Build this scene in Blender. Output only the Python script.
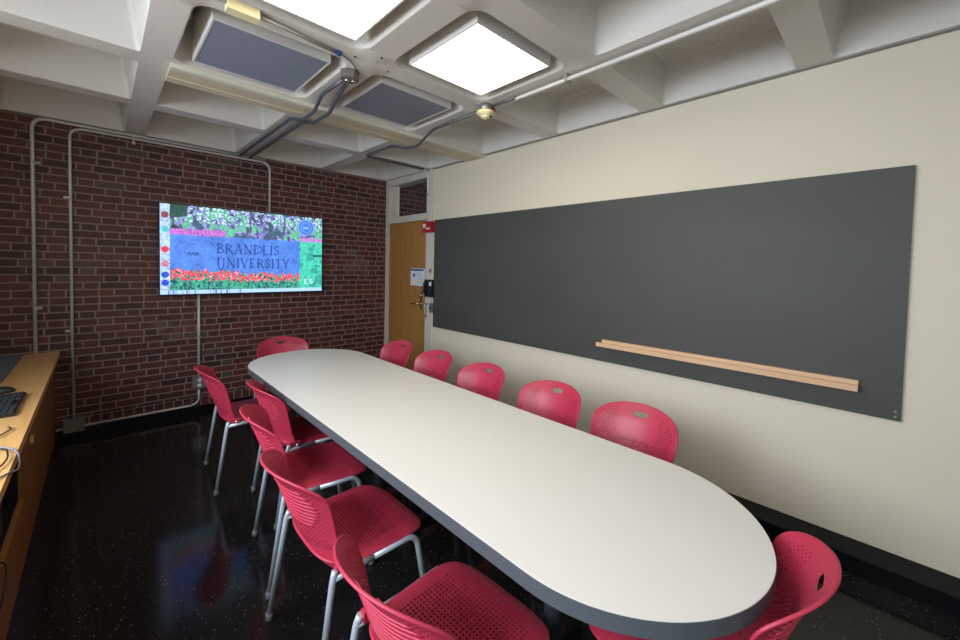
import bpy, bmesh, math, random
from mathutils import Vector, Matrix, noise
random.seed(7)
PI = math.pi
for o in list(bpy.data.objects): bpy.data.objects.remove(o)
scn = bpy.context.scene
COL = scn.collection

# ---------------------------------------------------------------- camera, light, exposure
H0 = 1.505                                   # camera height
def cam_axes(yaw, pitch, roll):
    f = Vector((math.sin(yaw)*math.cos(pitch), math.cos(yaw)*math.cos(pitch), math.sin(pitch)))
    r = Vector((math.cos(yaw), -math.sin(yaw), 0)); u = r.cross(f)
    c, s = math.cos(roll), math.sin(roll)
    return c*r+s*u, -s*r+c*u, f
cr, cu, cf = cam_axes(.7649, -.0341, .0217)
cd = bpy.data.cameras.new('camera'); cam = bpy.data.objects.new('camera', cd); COL.objects.link(cam)
M = Matrix((cr, cu, -cf)).transposed().to_4x4(); M.translation = (0, 0, H0)
cam.matrix_world = M
cd.sensor_width = 36; cd.lens = 396.82/960*36; cd.shift_y = -(320-280.4)/960; cd.clip_start = .02
scn.camera = cam
vs = scn.view_settings
vs.view_transform = 'Standard'; vs.look = 'None'; vs.gamma = 1; vs.use_curve_mapping = False
vs.exposure = 0.66
w = bpy.data.worlds.new('daylight'); scn.world = w; w.use_nodes = True
w.node_tree.nodes['Background'].inputs[0].default_value = (.80, .90, 1, 1)
w.node_tree.nodes['Background'].inputs[1].default_value = 1.0
def area(name, loc, size, rot, power, col):
    l = bpy.data.lights.new(name, 'AREA'); l.shape = 'RECTANGLE'; l.size, l.size_y = size
    l.energy = power; l.color = col
    o = bpy.data.objects.new(name, l); COL.objects.link(o); o.location = loc; o.rotation_euler = rot
    return o
# daylight through the windows in the left wall, low overcast sky
area('window_daylight', (-1.75, 1.25, 2.1), (3.4, 1.3), (PI/2-.36, 0, -PI/2), 134, (.86, .92, 1))

LAMP = 5.2      # strength of lit ceiling diffusers

# ---------------------------------------------------------------- materials
def mat(name, col=(.5, .5, .5), rough=.5, metal=0, spec=.5):
    m = bpy.data.materials.new(name); m.use_nodes = True
    b = m.node_tree.nodes['Principled BSDF']
    b.inputs['Base Color'].default_value = (*col, 1); b.inputs['Roughness'].default_value = rough
    b.inputs['Metallic'].default_value = metal; b.inputs['Specular IOR Level'].default_value = spec
    return m
class NT:
    def __init__(s, m): s.m = m; s.t = m.node_tree; s.b = s.t.nodes['Principled BSDF']
    def n(s, typ, **kw):
        nd = s.t.nodes.new(typ)
        for k, v in kw.items(): setattr(nd, k, v)
        return nd
    def l(s, a, b): s.t.links.new(a, b)
    def put(s, sock, v):
        if hasattr(v, 'is_linked') or hasattr(v, 'links'): s.l(v, sock)
        else: sock.default_value = v
    def math(s, op, a, b=0, c=0):
        nd = s.n('ShaderNodeMath', operation=op)
        s.put(nd.inputs[0], a); s.put(nd.inputs[1], b); s.put(nd.inputs[2], c)
        return nd.outputs[0]
    def mix(s, f, a, b):
        nd = s.n('ShaderNodeMix', data_type='RGBA')
        s.put(nd.inputs[0], f)
        for i, v in ((6, a), (7, b)):
            if isinstance(v, tuple): nd.inputs[i].default_value = (*v, 1) if len(v) == 3 else v
            else: s.l(v, nd.inputs[i])
        return nd.outputs[2]
    def pos(s, scale=(1, 1, 1)):
        c = s.n('ShaderNodeTexCoord'); mp = s.n('ShaderNodeMapping'); mp.inputs['Scale'].default_value = scale
        s.l(c.outputs['Object'], mp.inputs[0]); return mp.outputs[0]
    def noise(s, vec, scale, detail=3, rough=.5):
        nd = s.n('ShaderNodeTexNoise'); s.l(vec, nd.inputs['Vector'])
        nd.inputs['Scale'].default_value = scale; nd.inputs['Detail'].default_value = detail; nd.inputs['Roughness'].default_value = rough
        return nd.outputs['Fac']
    def ramp(s, f, lo, hi):
        nd = s.n('ShaderNodeMapRange'); s.l(f, nd.inputs[0]); nd.inputs[1].default_value = lo; nd.inputs[2].default_value = hi
        return nd.outputs[0]
    def bump(s, h, dist, strength=1):
        nd = s.n('ShaderNodeBump'); s.l(h, nd.inputs['Height']); nd.inputs['Distance'].default_value = dist; nd.inputs['Strength'].default_value = strength
        s.l(nd.outputs[0], s.b.inputs['Normal'])
    def base(s, v): s.l(v, s.b.inputs['Base Color'])

def paint(name, col, var=.06, rough=.6, bump=.0006, scale=60):
    m = mat(name, col, rough); t = NT(m); p = t.pos()
    f = t.noise(p, 1.3, 4)
    d = tuple(c*(1-var) for c in col); e = tuple(min(1, c*(1+var)) for c in col)
    t.base(t.mix(f, d, e)); t.bump(t.noise(p, scale, 2), bump)
    return m
m_wall = paint('cream wall paint', (.70, .65, .52), .04)
m_ceil = paint('concrete ceiling paint', (.63, .625, .59), .06, .55, .001, 40)
m_header = paint('yellowed header paint', (.62, .57, .40), .06, .5)
m_lip = mat('header lip paint', (.66, .67, .56), .5)
m_trim = mat('off white trim paint', (.62, .60, .53), .45)
m_white = paint('white back wall paint', (.7, .69, .66), .03)

def wood(name, a, b, axis=1, rough=.35, sc=1):
    m = mat(name, a, rough); t = NT(m)
    s = [14*sc, 14*sc, 14*sc]; s[axis] = 1.1*sc
    p = t.pos(tuple(s))
    n1 = t.noise(p, 1.5, 5, .6)
    s2 = [90*sc, 90*sc, 90*sc]; s2[axis] = 3*sc
    n2 = t.noise(t.pos(tuple(s2)), 1, 2)
    f = t.math('ADD', t.math('MULTIPLY', n1, .7), t.math('MULTIPLY', n2, .3))
    t.base(t.mix(t.ramp(f, .32, .68), a, b)); t.bump(n2, .0003)
    return m
m_counter = wood('honey wood counter', (.60, .33, .115), (.76, .46, .19), 1, .28)
m_panel = wood('brown wood panel', (.22, .09, .025), (.32, .14, .04), 2, .4)
m_door = wood('tan oak door veneer', (.33, .155, .038), (.42, .21, .06), 2, .4)
m_tray = wood('pale maple tray', (.66, .42, .24), (.76, .52, .32), 1, .4)

def brick_mat():
    m = mat('dark red brick', (.1, .03, .03), .55); t = NT(m)
    c = t.n('ShaderNodeTexCoord'); sep = t.n('ShaderNodeSeparateXYZ'); t.l(c.outputs['Object'], sep.inputs[0])
    X, Z = sep.outputs[0], sep.outputs[2]
    wob = t.noise(t.pos(), 3.0, 2)
    Zc = t.math('ADD', Z, t.math('MULTIPLY', wob, .006))
    rh = .0622; per = .295
    sold = t.math('LESS_THAN', Z, .155)
    zr = t.math('DIVIDE', Zc, rh); row = t.math('FLOOR', zr); fz = t.math('FRACT', zr)
    odd = t.math('MODULO', row, 2)
    jit = t.n('ShaderNodeTexWhiteNoise', noise_dimensions='1D'); t.l(row, jit.inputs['W'])
    xs = t.math('ADD', t.math('DIVIDE', X, per), t.math('ADD', t.math('MULTIPLY', odd, .5), t.math('MULTIPLY', jit.outputs[0], .22)))
    xs = t.math('ADD', xs, 20.0)
    ix = t.math('FLOOR', xs); fx = t.math('FRACT', xs)
    split = .665
    hd = t.math('GREATER_THAN', fx, split)
    # distances to joints in metres
    dx1 = t.math('MULTIPLY', t.math('MINIMUM', fx, t.math('SUBTRACT', 1, fx)), per)
    dx2 = t.math('MULTIPLY', t.math('ABSOLUTE', t.math('SUBTRACT', fx, split)), per)
    dz = t.math('MULTIPLY', t.math('MINIMUM', fz, t.math('SUBTRACT', 1, fz)), rh)
    d = t.math('MINIMUM', t.math('MINIMUM', dx1, dx2), dz)
    d = t.math('ADD', d, t.math('MULTIPLY', t.math('SUBTRACT', t.noise(t.pos(), 60, 2), .5), .004))
    fs = t.math('FRACT', t.math('ADD', t.math('DIVIDE', X, .072), 40.0)); ds = t.math('MULTIPLY', t.math('MINIMUM', fs, t.math('SUBTRACT', 1, fs)), .072)
    ds = t.math('MINIMUM', ds, t.math('ABSOLUTE', t.math('SUBTRACT', Z, .155)))
    d = t.math('ADD', t.math('MULTIPLY', ds, sold), t.math('MULTIPLY', d, t.math('SUBTRACT', 1, sold)))
    br = t.ramp(d, .0050, .0070)
    cmb = t.n('ShaderNodeCombineXYZ'); t.l(t.math('ADD', t.math('MULTIPLY', ix, 2), hd), cmb.inputs[0]); t.l(row, cmb.inputs[1])
    wn = t.n('ShaderNodeTexWhiteNoise', noise_dimensions='2D'); t.l(cmb.outputs[0], wn.inputs['Vector'])
    r = t.n('ShaderNodeValToRGB'); e = r.color_ramp.elements
    e[0].color = (.040, .014, .013, 1); e[1].color = (.17, .042, .028, 1); e[1].position = .96
    for ps, cl in ((.3, (.085, .022, .02, 1)), (.6, (.12, .030, .026, 1)), (.90, (.13, .033, .024, 1)), (.98, (.085, .075, .062, 1))):
        x = e.new(ps); x.color = cl
    t.l(wn.outputs[0], r.inputs[0])
    grain = t.noise(t.pos(), 35, 4, .7)
    bc = t.mix(t.math('MULTIPLY', grain, .55), r.outputs[0], (.045, .02, .02))
    mort = t.mix(t.noise(t.pos(), 8, 3), (.19, .125, .11), (.32, .225, .20))
    col = t.mix(br, mort, bc)
    # pale blotches right of the screen, scuffed patch below it
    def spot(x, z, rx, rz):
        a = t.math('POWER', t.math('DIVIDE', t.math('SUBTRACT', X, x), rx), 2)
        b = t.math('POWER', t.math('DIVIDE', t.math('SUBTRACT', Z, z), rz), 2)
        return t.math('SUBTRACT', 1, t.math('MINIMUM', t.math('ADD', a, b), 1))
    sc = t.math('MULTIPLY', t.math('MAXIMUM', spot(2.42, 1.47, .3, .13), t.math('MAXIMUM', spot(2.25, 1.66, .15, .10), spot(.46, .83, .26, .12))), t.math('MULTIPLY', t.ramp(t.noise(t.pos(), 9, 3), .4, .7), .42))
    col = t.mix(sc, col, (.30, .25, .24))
    t.base(col)
    h = t.math('ADD', br, t.math('MULTIPLY', grain, .25)); t.bump(h, .004, .8)
    t.l(t.math('ADD', .42, t.math('MULTIPLY', grain, .3)), t.b.inputs['Roughness'])
    return m
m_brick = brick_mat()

def floor_mat():
    m = mat('black polished speckled floor', (.01, .01, .01), .1, 0, .24); t = NT(m); p = t.pos()
    v = t.n('ShaderNodeTexVoronoi'); t.l(p, v.inputs['Vector']); v.inputs['Scale'].default_value = 70
    wn = t.n('ShaderNodeTexWhiteNoise', noise_dimensions='3D'); t.l(v.outputs['Color'], wn.inputs['Vector'])
    on = t.math('GREATER_THAN', wn.outputs[0], .80)
    near = t.math('LESS_THAN', v.outputs['Distance'], .16)
    f = t.math('MULTIPLY', on, near)
    v2 = t.n('ShaderNodeTexVoronoi'); t.l(p, v2.inputs['Vector']); v2.inputs['Scale'].default_value = 160
    wn2 = t.n('ShaderNodeTexWhiteNoise', noise_dimensions='3D'); t.l(v2.outputs['Color'], wn2.inputs['Vector'])
    f2 = t.math('MULTIPLY', t.math('GREATER_THAN', wn2.outputs[0], .9), t.math('LESS_THAN', v2.outputs['Distance'], .3))
    base = t.mix(t.noise(p, 5, 4), (.007, .007, .0075), (.016, .016, .016))
    base = t.mix(t.math('MULTIPLY', f2, .5), base, (.10, .10, .10))
    base = t.mix(f, base, (.24, .23, .21))
    t.base(base)
    t.l(t.math('ADD', .07, t.math('MULTIPLY', t.noise(p, 3, 4), .12)), t.b.inputs['Roughness'])
    t.bump(t.noise(p, 6, 2), .0012, .6)
    return m
m_floor = floor_mat()
m_base = mat('black cove base', (.008, .009, .011), .3, 0, .3)
m_board = mat('dark slate board', (.045, .05, .05), .5, 0, .35)
t = NT(m_board); n = t.noise(t.pos((1, 1, 2.5)), 1.6, 5, .55); t.base(t.mix(n, (.050, .053, .050), (.078, .080, .072)))
t.l(t.math('ADD', .42, t.math('MULTIPLY', n, .2)), t.b.inputs['Roughness'])
m_plastic = mat('raspberry red plastic', (.49, .036, .078), .42, 0, .5)
m_silver = mat('silver powder coated steel', (.52, .60, .68), .35, .25)
m_glide = mat('grey nylon glide', (.16, .17, .18), .5)
m_bolt = mat('bright bolt cap', (.8, .78, .75), .2, .9)
m_table = paint('off white laminate', (.78, .765, .725), .015, .32, .0001, 200)
m_edge = mat('slate grey table edge band', (.085, .10, .115), .4)
m_tleg = mat('dark grey steel column', (.055, .065, .08), .4, .4)
m_conduit = mat('painted conduit', (.62, .63, .61), .4, .2)
m_cond_dark = mat('bare steel conduit', (.12, .125, .15), .4, .5)
m_galv = mat('galvanised steel', (.40, .40, .38), .4, .75)
m_black = mat('black plastic', (.012, .013, .016), .35)
m_dark = mat('dark keycaps', (.03, .036, .045), .5)
m_cream = mat('cream plastic', (.74, .68, .42), .45)
m_red = mat('red alarm plastic', (.40, .012, .02), .35)
m_paper = mat('white paper', (.72, .74, .78), .7)
m_blue = mat('blue ink', (.02, .06, .28), .6)
m_chrome = mat('brushed brass nickel', (.62, .55, .42), .25, .95)
m_body = mat('light fixture housing', (.66, .66, .63), .5)
m_off = mat('unlit prismatic diffuser', (.21, .23, .30), .35)
t = NT(m_off); v = t.n('ShaderNodeTexVoronoi'); t.l(t.pos(), v.inputs['Vector']); v.inputs['Scale'].default_value = 110; t.bump(v.outputs['Distance'], .002, .6)
m_grille = mat('grey vent metal', (.20, .23, .27), .4, .6)
m_lit = bpy.data.materials.new('lit diffuser'); m_lit.use_nodes = True
nt = m_lit.node_tree; nt.nodes.clear(); em = nt.nodes.new('ShaderNodeEmission'); ou = nt.nodes.new('ShaderNodeOutputMaterial')
em.inputs[0].default_value = (1, .86, .63, 1); em.inputs[1].default_value = LAMP; nt.links.new(em.outputs[0], ou.inputs[0])
m_glass = mat('transom glass', (.9, .93, .93), .02); m_glass.node_tree.nodes['Principled BSDF'].inputs['Transmission Weight'].default_value = 1
m_glass.node_tree.nodes['Principled BSDF'].inputs['IOR'].default_value = 1.12

# ---------------------------------------------------------------- mesh helpers
def link(name, me, mats, parent=None):
    o = bpy.data.objects.new(name, me); COL.objects.link(o)
    for m in (mats if isinstance(mats, (list, tuple)) else [mats]): me.materials.append(m)
    if parent: o.parent = parent
    return o
def obj(name, bm, mats, parent=None, smooth=False, bevel=0, seg=2, loc=None):
    if bevel:
        es = [e for e in bm.edges if len(e.link_faces) == 2 and e.calc_face_angle(0) > .6]
        bmesh.ops.bevel(bm, geom=es, offset=bevel, segments=seg, affect='EDGES', profile=.5, clamp_overlap=True)
    bmesh.ops.recalc_face_normals(bm, faces=bm.faces)
    me = bpy.data.meshes.new(name); bm.to_mesh(me); bm.free()
    if smooth or bevel:
        me.shade_smooth() if smooth else me.set_sharp_from_angle(angle=.7)
        if bevel and not smooth:
            for p in me.polygons: p.use_smooth = True
            me.set_sharp_from_angle(angle=.7)
    o = link(name, me, mats, parent)
    if loc: o.location = loc
    return o
def box(bm, x0, x1, y0, y1, z0, z1, mi=0):
    vs_ = [bm.verts.new(p) for p in ((x0,y0,z0),(x1,y0,z0),(x1,y1,z0),(x0,y1,z0),(x0,y0,z1),(x1,y0,z1),(x1,y1,z1),(x0,y1,z1))]
    for f in ((3,2,1,0),(4,5,6,7),(0,1,5,4),(1,2,6,5),(2,3,7,6),(3,0,4,7)):
        bm.faces.new([vs_[i] for i in f]).material_index = mi
def B(x0, x1, y0, y1, z0, z1):
    bm = bmesh.new(); box(bm, x0, x1, y0, y1, z0, z1); return bm
def fillet(pts, r, n=10):
    pts = [Vector(p) for p in pts]; out = [pts[0]]
    for i in range(1, len(pts)-1):
        a, b, c = pts[i-1], pts[i], pts[i+1]
        d1 = (a-b); d2 = (c-b); k = min(r, d1.length*.49, d2.length*.49)
        p, q = b+d1.normalized()*k, b+d2.normalized()*k
        for j in range(n+1):
            u = j/n; out.append((1-u)**2*p+2*u*(1-u)*b+u*u*q)
    out.append(pts[-1]); return out
def tube(bm, pts, r, fr=0, seg=10, caps=True, mi=0):
    pts = fillet(pts, fr) if fr else [Vector(p) for p in pts]
    rings = []; prev = None
    for i, p in enumerate(pts):
        d = (pts[min(i+1, len(pts)-1)]-pts[max(i-1, 0)]).normalized()
        if prev is None:
            a = d.orthogonal().normalized()
        else:
            a = (prev - d*prev.dot(d)).normalized()
        prev = a; b = d.cross(a)
        rr = r[i] if isinstance(r, list) else r
        rings.append([bm.verts.new(p+(a*math.cos(2*PI*k/seg)+b*math.sin(2*PI*k/seg))*rr) for k in range(seg)])
    for i in range(len(rings)-1):
        for k in range(seg):
            f = bm.faces.new((rings[i][k], rings[i][(k+1) % seg], rings[i+1][(k+1) % seg], rings[i+1][k])); f.material_index = mi; f.smooth = True
    if caps:
        bm.faces.new(rings[0][::-1]).material_index = mi; bm.faces.new(rings[-1]).material_index = mi
def lathe(bm, prof, c=(0, 0, 0), axis='z', seg=24, mi=0, sm=True):
    rings = []
    for r, h in prof:
        ring = []
        for k in range(seg):
            a = 2*PI*k/seg; x, y = r*math.cos(a), r*math.sin(a)
            p = {'z': (x, y, h), 'x': (h, x, y), 'y': (x, h, y)}[axis]
            ring.append(bm.verts.new((c[0]+p[0], c[1]+p[1], c[2]+p[2])))
        rings.append(ring)
    for i in range(len(rings)-1):
        for k in range(seg):
            f = bm.faces.new((rings[i][k], rings[i][(k+1) % seg], rings[i+1][(k+1) % seg], rings[i+1][k])); f.smooth = sm; f.material_index = mi
    bm.faces.new(rings[0]).material_index = mi; bm.faces.new(rings[-1]).material_index = mi
def T(pts, r, fr=0, seg=10):
    bm = bmesh.new(); tube(bm, pts, r, fr, seg); return bm
def prism(bm, pts, z0, z1, mi=0):
    a = [bm.verts.new((x, y, z0)) for x, y in pts]; b = [bm.verts.new((x, y, z1)) for x, y in pts]
    n = len(pts)
    bm.faces.new(a[::-1]).material_index = mi; bm.faces.new(b).material_index = mi
    for i in range(n): bm.faces.new((a[i], a[(i+1) % n], b[(i+1) % n], b[i])).material_index = mi
def thing(name, label, cat, loc=(0, 0, 0), rz=0, group=None):
    o = bpy.data.objects.new(name, None); COL.objects.link(o); o.empty_display_size = .1
    o.location = loc; o.rotation_euler = (0, 0, rz); return tag(o, label, cat, group)
def tag(o, label, cat, group=None):
    o['label'] = label; o['category'] = cat
    if group: o['group'] = group
    return o
def struct(o): o['kind'] = 'structure'; return o

WX, BY, HC = 2.785, 4.737, 2.62     # right wall, brick wall, underside of the ceiling ribs
LX, NY = -1.05, -1.35               # window wall, wall behind the viewer

# ---------------------------------------------------------------- setting
struct(obj('floor', B(LX-.3, WX+1.6, NY-.2, BY+.2, -.12, 0), m_floor))
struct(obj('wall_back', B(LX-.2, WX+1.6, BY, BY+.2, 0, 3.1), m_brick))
bm = bmesh.new()
DY0, DY1, DZ = 3.815, 4.672, 2.60       # door opening with transom
box(bm, WX, WX+.14, NY-.2, DY0, 0, 3.1); box(bm, WX, WX+.14, DY0, DY1, DZ, 3.1); box(bm, WX, WX+.14, DY1, BY, 0, 3.1)
struct(obj('wall_right', bm, m_wall))
struct(obj('wall_front', B(LX-.2, WX, NY-.2, NY, 0, 3.1), m_white))
bm = bmesh.new()
wins = [(-.35, .60), (.72, 1.67), (1.79, 2.74)]
box(bm, LX-.2, LX, NY, BY, 0, 1.0); box(bm, LX-.2, LX, NY, BY, 2.45, 3.1)
ys = [NY]+[v for p in wins for v in p]+[BY]
for i in range(0, len(ys), 2): box(bm, LX-.2, LX, ys[i], ys[i+1], 1.0, 2.45)
struct(obj('wall_left', bm, m_white))
for i, (a, b) in enumerate(wins):
    bm = bmesh.new()
    for q in ((a, a+.05, 1.0, 2.45), (b-.05, b, 1.0, 2.45), (a+.05, b-.05, 1.0, 1.05), (a+.05, b-.05, 2.40, 2.45), ((a+b)/2-.02, (a+b)/2+.02, 1.05, 2.4)):
        box(bm, LX-.13, LX-.07, *q)
    struct(obj('window_%d' % (i+1), bm, m_trim))
# hallway wall seen through the transom
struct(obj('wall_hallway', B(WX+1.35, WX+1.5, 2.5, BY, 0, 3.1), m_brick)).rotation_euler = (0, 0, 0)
struct(obj('ceiling_hallway', B(WX+.14, WX+1.5, 2.5, BY, 2.75, 2.85), m_white))

# waffle ceiling: one cell = ring of rib underside, small edge bevel, drafted sides, cap
def rrect(x0, x1, y0, y1, r, n=7):
    out = []
    for cx, cy, a0 in ((x1-r, y1-r, 0), (x0+r, y1-r, 90), (x0+r, y0+r, 180), (x1-r, y0+r, 270)):
        for j in range(n):
            a = math.radians(a0+90*j/(n-1)); out.append((cx+r*math.cos(a), cy+r*math.sin(a)))
    return out
def cell(bm, ox0, ox1, oy0, oy1, x0, x1, y0, y1, r, depth=.265, draft=.035, lip=0, n=7):
    ins = rrect(x0, x1, y0, y1, r, n)
    outer = []
    for k, (px, py) in enumerate(ins):
        q, j = divmod(k, n); X = (ox1, ox0, ox0, ox1)[q]; Y = (oy1, oy1, oy0, oy0)[q]
        first = j < n//2; mid = j == n//2
        if mid: outer.append((X, Y))
        elif (q % 2 == 0) == first: outer.append((X, py))
        else: outer.append((px, Y))
    bev = .012
    def ring(pts, z): return [bm.verts.new((x, y, z)) for x, y in pts]
    def sh(d, rr): return rrect(x0+d, x1-d, y0+d, y1-d, max(rr, .01), n)
    rings = [ring(outer, HC), ring(ins, HC)]
    if lip:
        rings += [ring(sh(.004, r), HC+.003), ring(sh(.009, r), HC+.014), ring(sh(.014, r), HC+.030)]
    else: rings += [ring(sh(bev*.4, r), HC+bev)]
    rings += [ring(sh(draft, r+.01), HC+depth-.02), ring(sh(draft+.02, r), HC+depth)]
    N = len(ins)
    for a, b in zip(rings, rings[1:]):
        for k in range(N):
            vs4 = [a[k], a[(k+1) % N], b[(k+1) % N], b[k]]
            try: bm.faces.new(vs4)
            except ValueError: pass
    bm.faces.new(rings[-1])
bm = bmesh.new()
cols = [(LX, -.63, LX+.03, -.70), (-.63, .235, -.545, .168), (.235, 1.09, .303, 1.018), (1.09, 1.96, 1.168, 1.885), (1.96, WX, 2.035, 2.75)]
rows = [(NY, -.53, NY+.03, -.60), (-.53, .335, -.455, .26), (.335, 1.20, .41, 1.125), (1.20, 2.05, 1.28, 1.985), (2.05, 2.92, 2.12, 2.85), (2.92, 3.79, 2.99, 3.725), (3.79, BY, 3.86, 4.70)]
LIGHTS = []
for ci, c in enumerate(cols):
    for ri, r in enumerate(rows):
        fx = ci in (2, 3) and ri in (2, 3, 4) and not (ri == 2)
        y1 = r[3]
        if ci == 4 and ri == 3: y1 = 1.975
        cell(bm, c[0], c[1], r[0], r[1], c[2], c[3], r[2], y1, .085 if fx else .022, lip=1 if fx else 0)
        if fx: LIGHTS.append((ci, ri, (c[2]+c[3])/2, (r[2]+y1)/2))
box(bm, LX-.2, WX, NY-.2, BY, 2.95, 3.1)
bmesh.ops.remove_doubles(bm, verts=bm.verts, dist=.0004)
o = obj('ceiling', bm, m_ceil)
for p in o.data.polygons: p.use_smooth = True
o.data.set_sharp_from_angle(angle=.5)
struct(o)
# header under the third cross rib
bm = bmesh.new(); box(bm, .30, WX, 2.905, 3.125, HC-.022, HC+.03); box(bm, .30, WX, 3.035, 3.045, HC-.027, HC-.02)
struct(obj('trim_1', bm, m_header, bevel=.004))
struct(obj('trim_2', B(.30, WX, 2.866, 2.905, HC-.026, HC+.02), m_lip, bevel=.004))
# thin dark strip where rib ends meet the right wall
struct(obj('trim_3', B(WX-.009, WX, NY, DY0-.1, HC-.009, HC), mat('dark ceiling edge strip', (.16, .155, .14), .6)))

# base boards
def extr_y(prof, y0, y1):
    bm = bmesh.new(); a = [bm.verts.new((x, y0, z)) for x, z in prof]; b = [bm.verts.new((x, y1, z)) for x, z in prof]
    bm.faces.new(a); bm.faces.new(b[::-1])
    for i in range(len(prof)): bm.faces.new((a[i], b[i], b[(i+1) % len(prof)], a[(i+1) % len(prof)]))
    return bm
struct(obj('baseboard_right', extr_y([(WX, 0), (2.722, 0), (2.712, .09), (2.700, .10), (2.702, .108), (2.775, .147), (WX, .15)], NY, 3.70), m_base, bevel=.002))
struct(obj('baseboard_back', B(-.277, WX, BY-.012, BY, 0, .062), m_base, bevel=.003))

# ---------------------------------------------------------------- door in the right wall
fr = bmesh.new()
FX = WX-.012
box(fr, FX, WX+.14, DY1-.012, BY-.004, 0, HC-.005)          # far jamb
box(fr, FX, WX+.14, 3.70, DY0+.006, 0, HC-.005)            # near jamb
box(fr, FX, WX+.14, DY0+.006, DY1-.012, 2.045, 2.125)       # transom bar
box(fr, FX, WX+.14, DY0+.006, DY1-.012, 2.535, HC-.005)     # head
box(fr, WX+.03, WX+.10, DY0+.006, DY0+.03, 2.125, 2.535)
box(fr, WX+.03, WX+.10, DY1-.075, DY1-.012, 2.125, 2.535); box(fr, WX+.045, WX+.085, 4.56, DY1-.075, 2.125, 2.535)
struct(obj('door_frame', fr, m_trim, bevel=.003))
dr = struct(obj('door_1', B(WX+.004, WX+.046, DY0+.009, DY1-.015, .008, 2.042), m_door, bevel=.002))
bm = bmesh.new()                                             # handle plate and lever
box(bm, WX-.004, WX+.004, 3.885, 3.935, .985, 1.20)
tube(bm, [(WX, 3.91, 1.05), (WX-.055, 3.91, 1.05), (WX-.06, 4.05, 1.045)], .010, .02, 10)
obj('door_handle', bm, m_chrome, dr)
bm = bmesh.new(); lathe(bm, [(.022, 0), (.024, -.014), (.012, -.022)], (WX-.004, 3.91, 1.15), 'x'); obj('deadbolt', bm, m_chrome, dr)
pane = struct(obj('window_4', B(WX+.06, WX+.066, DY0+.02, 4.51, 2.12, 2.54), m_glass))
# notice on the door
n_ = thing('door_notice', 'white paper notice with blue heading taped on the wooden door', 'notice', (WX+.003, 4.0, 1.365))
obj('sheet', B(-.004, 0, -.150, .145, -.105, .105), m_paper, n_)
bm = bmesh.new(); box(bm, -.0052, -.004, -.13, .14, .075, .097); lathe(bm, [(.022, -.004), (.022, -.0052)], (0, .07, .02), 'x', 16)
obj('printing', bm, m_blue, n_)
bm = bmesh.new()
for k in range(6): box(bm, -.0052, -.004, -.12, .03-.02*(k % 3), .045-.024*k, .050-.024*k)
obj('text_lines', bm, mat('grey print', (.25, .3, .4), .7), n_)
# fire alarm
a_ = thing('fire_alarm', 'red fire alarm pull box high on the door frame beside the blackboard', 'alarm', (FX, 3.735, 1.95))
obj('housing', B(-.055, 0, -.085, .085, -.062, .062), m_red, a_, bevel=.008)
obj('strobe', B(-.066, -.055, .02, .06, -.01, .035), mat('white strobe lens', (.8, .75, .75), .2), a_, bevel=.004)
obj('pull_bar', B(-.064, -.055, -.06, .0, -.03, -.012), m_paper, a_, bevel=.002)
# door-frame devices
a_ = thing('card_reader', 'black wall lock box with a small white label beside the door', 'card reader', (FX, 3.70, 1.245))
obj('housing', B(-.04, 0, -.065, .075, -.10, .10), m_black, a_, bevel=.01)
obj('grip', T([(-.04, .06, .09), (-.065, .06, .05), (-.065, .06, -.04), (-.04, .06, -.075)], .012, .03), m_black, a_)
obj('label', B(-.042, -.04, -.052, -.008, .03, .075), m_paper, a_)
bm = bmesh.new(); lathe(bm, [(.022, 0), (.022, -.012), (.014, -.018)], (FX, 3.715, 1.45), 'x')
k_ = tag(obj('key_switch', bm, m_galv), 'small round metal key switch above the black lock box', 'switch')
obj('keyhole', B(FX-.0195, FX-.018, 3.712, 3.718, 1.44, 1.46), m_black, k_)
a_ = thing('light_switch', 'metal switch plate under the black lock box beside the door', 'switch', (FX, 3.70, 1.02))
obj('plate', B(-.004, 0, -.035, .035, -.057, .057), m_galv, a_, bevel=.001)
obj('toggle', B(-.016, -.004, -.006, .006, -.014, .014), m_black, a_, bevel=.002)
bm = bmesh.new(); tube(bm, [(FX, 3.775, 1.06), (FX-.035, 3.775, 1.06), (FX-.035, 3.775, .91), (FX, 3.775, .91)], .008, .02)
tag(obj('pull_handle', bm, m_galv), 'slim metal pull bar low on the white door jamb', 'handle')

# ---------------------------------------------------------------- blackboard and tray
bb = thing('blackboard', 'long dark slate blackboard on the cream wall', 'blackboard', (WX-.001, 1.799, .806))
obj('slate', B(-.020, 0, -1.850, 1.850, 0, 1.221), m_board, bb, bevel=.002)
for zz in (.02, .045):
    bm = bmesh.new(); lathe(bm, [(.005, -.0205), (.005, -.023)], (0, -1.83, zz), 'x', 10); obj('screw', bm, m_galv, bb)
tr = thing('chalk_tray', 'pale wooden chalk ledge fixed low on the blackboard', 'tray', (WX-.0215, .822, .927))
obj('ledge', B(-.058, 0, -.72, .715, 0, .020), m_tray, tr, bevel=.003)
bm = bmesh.new(); box(bm, -.062, -.048, -.72, .715, .0, .030); obj('front_lip', bm, m_tray, tr, bevel=.003)
obj('back_rail', B(-.018, 0, -.72, .69, .020, .048), m_tray, tr, bevel=.003)

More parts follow.
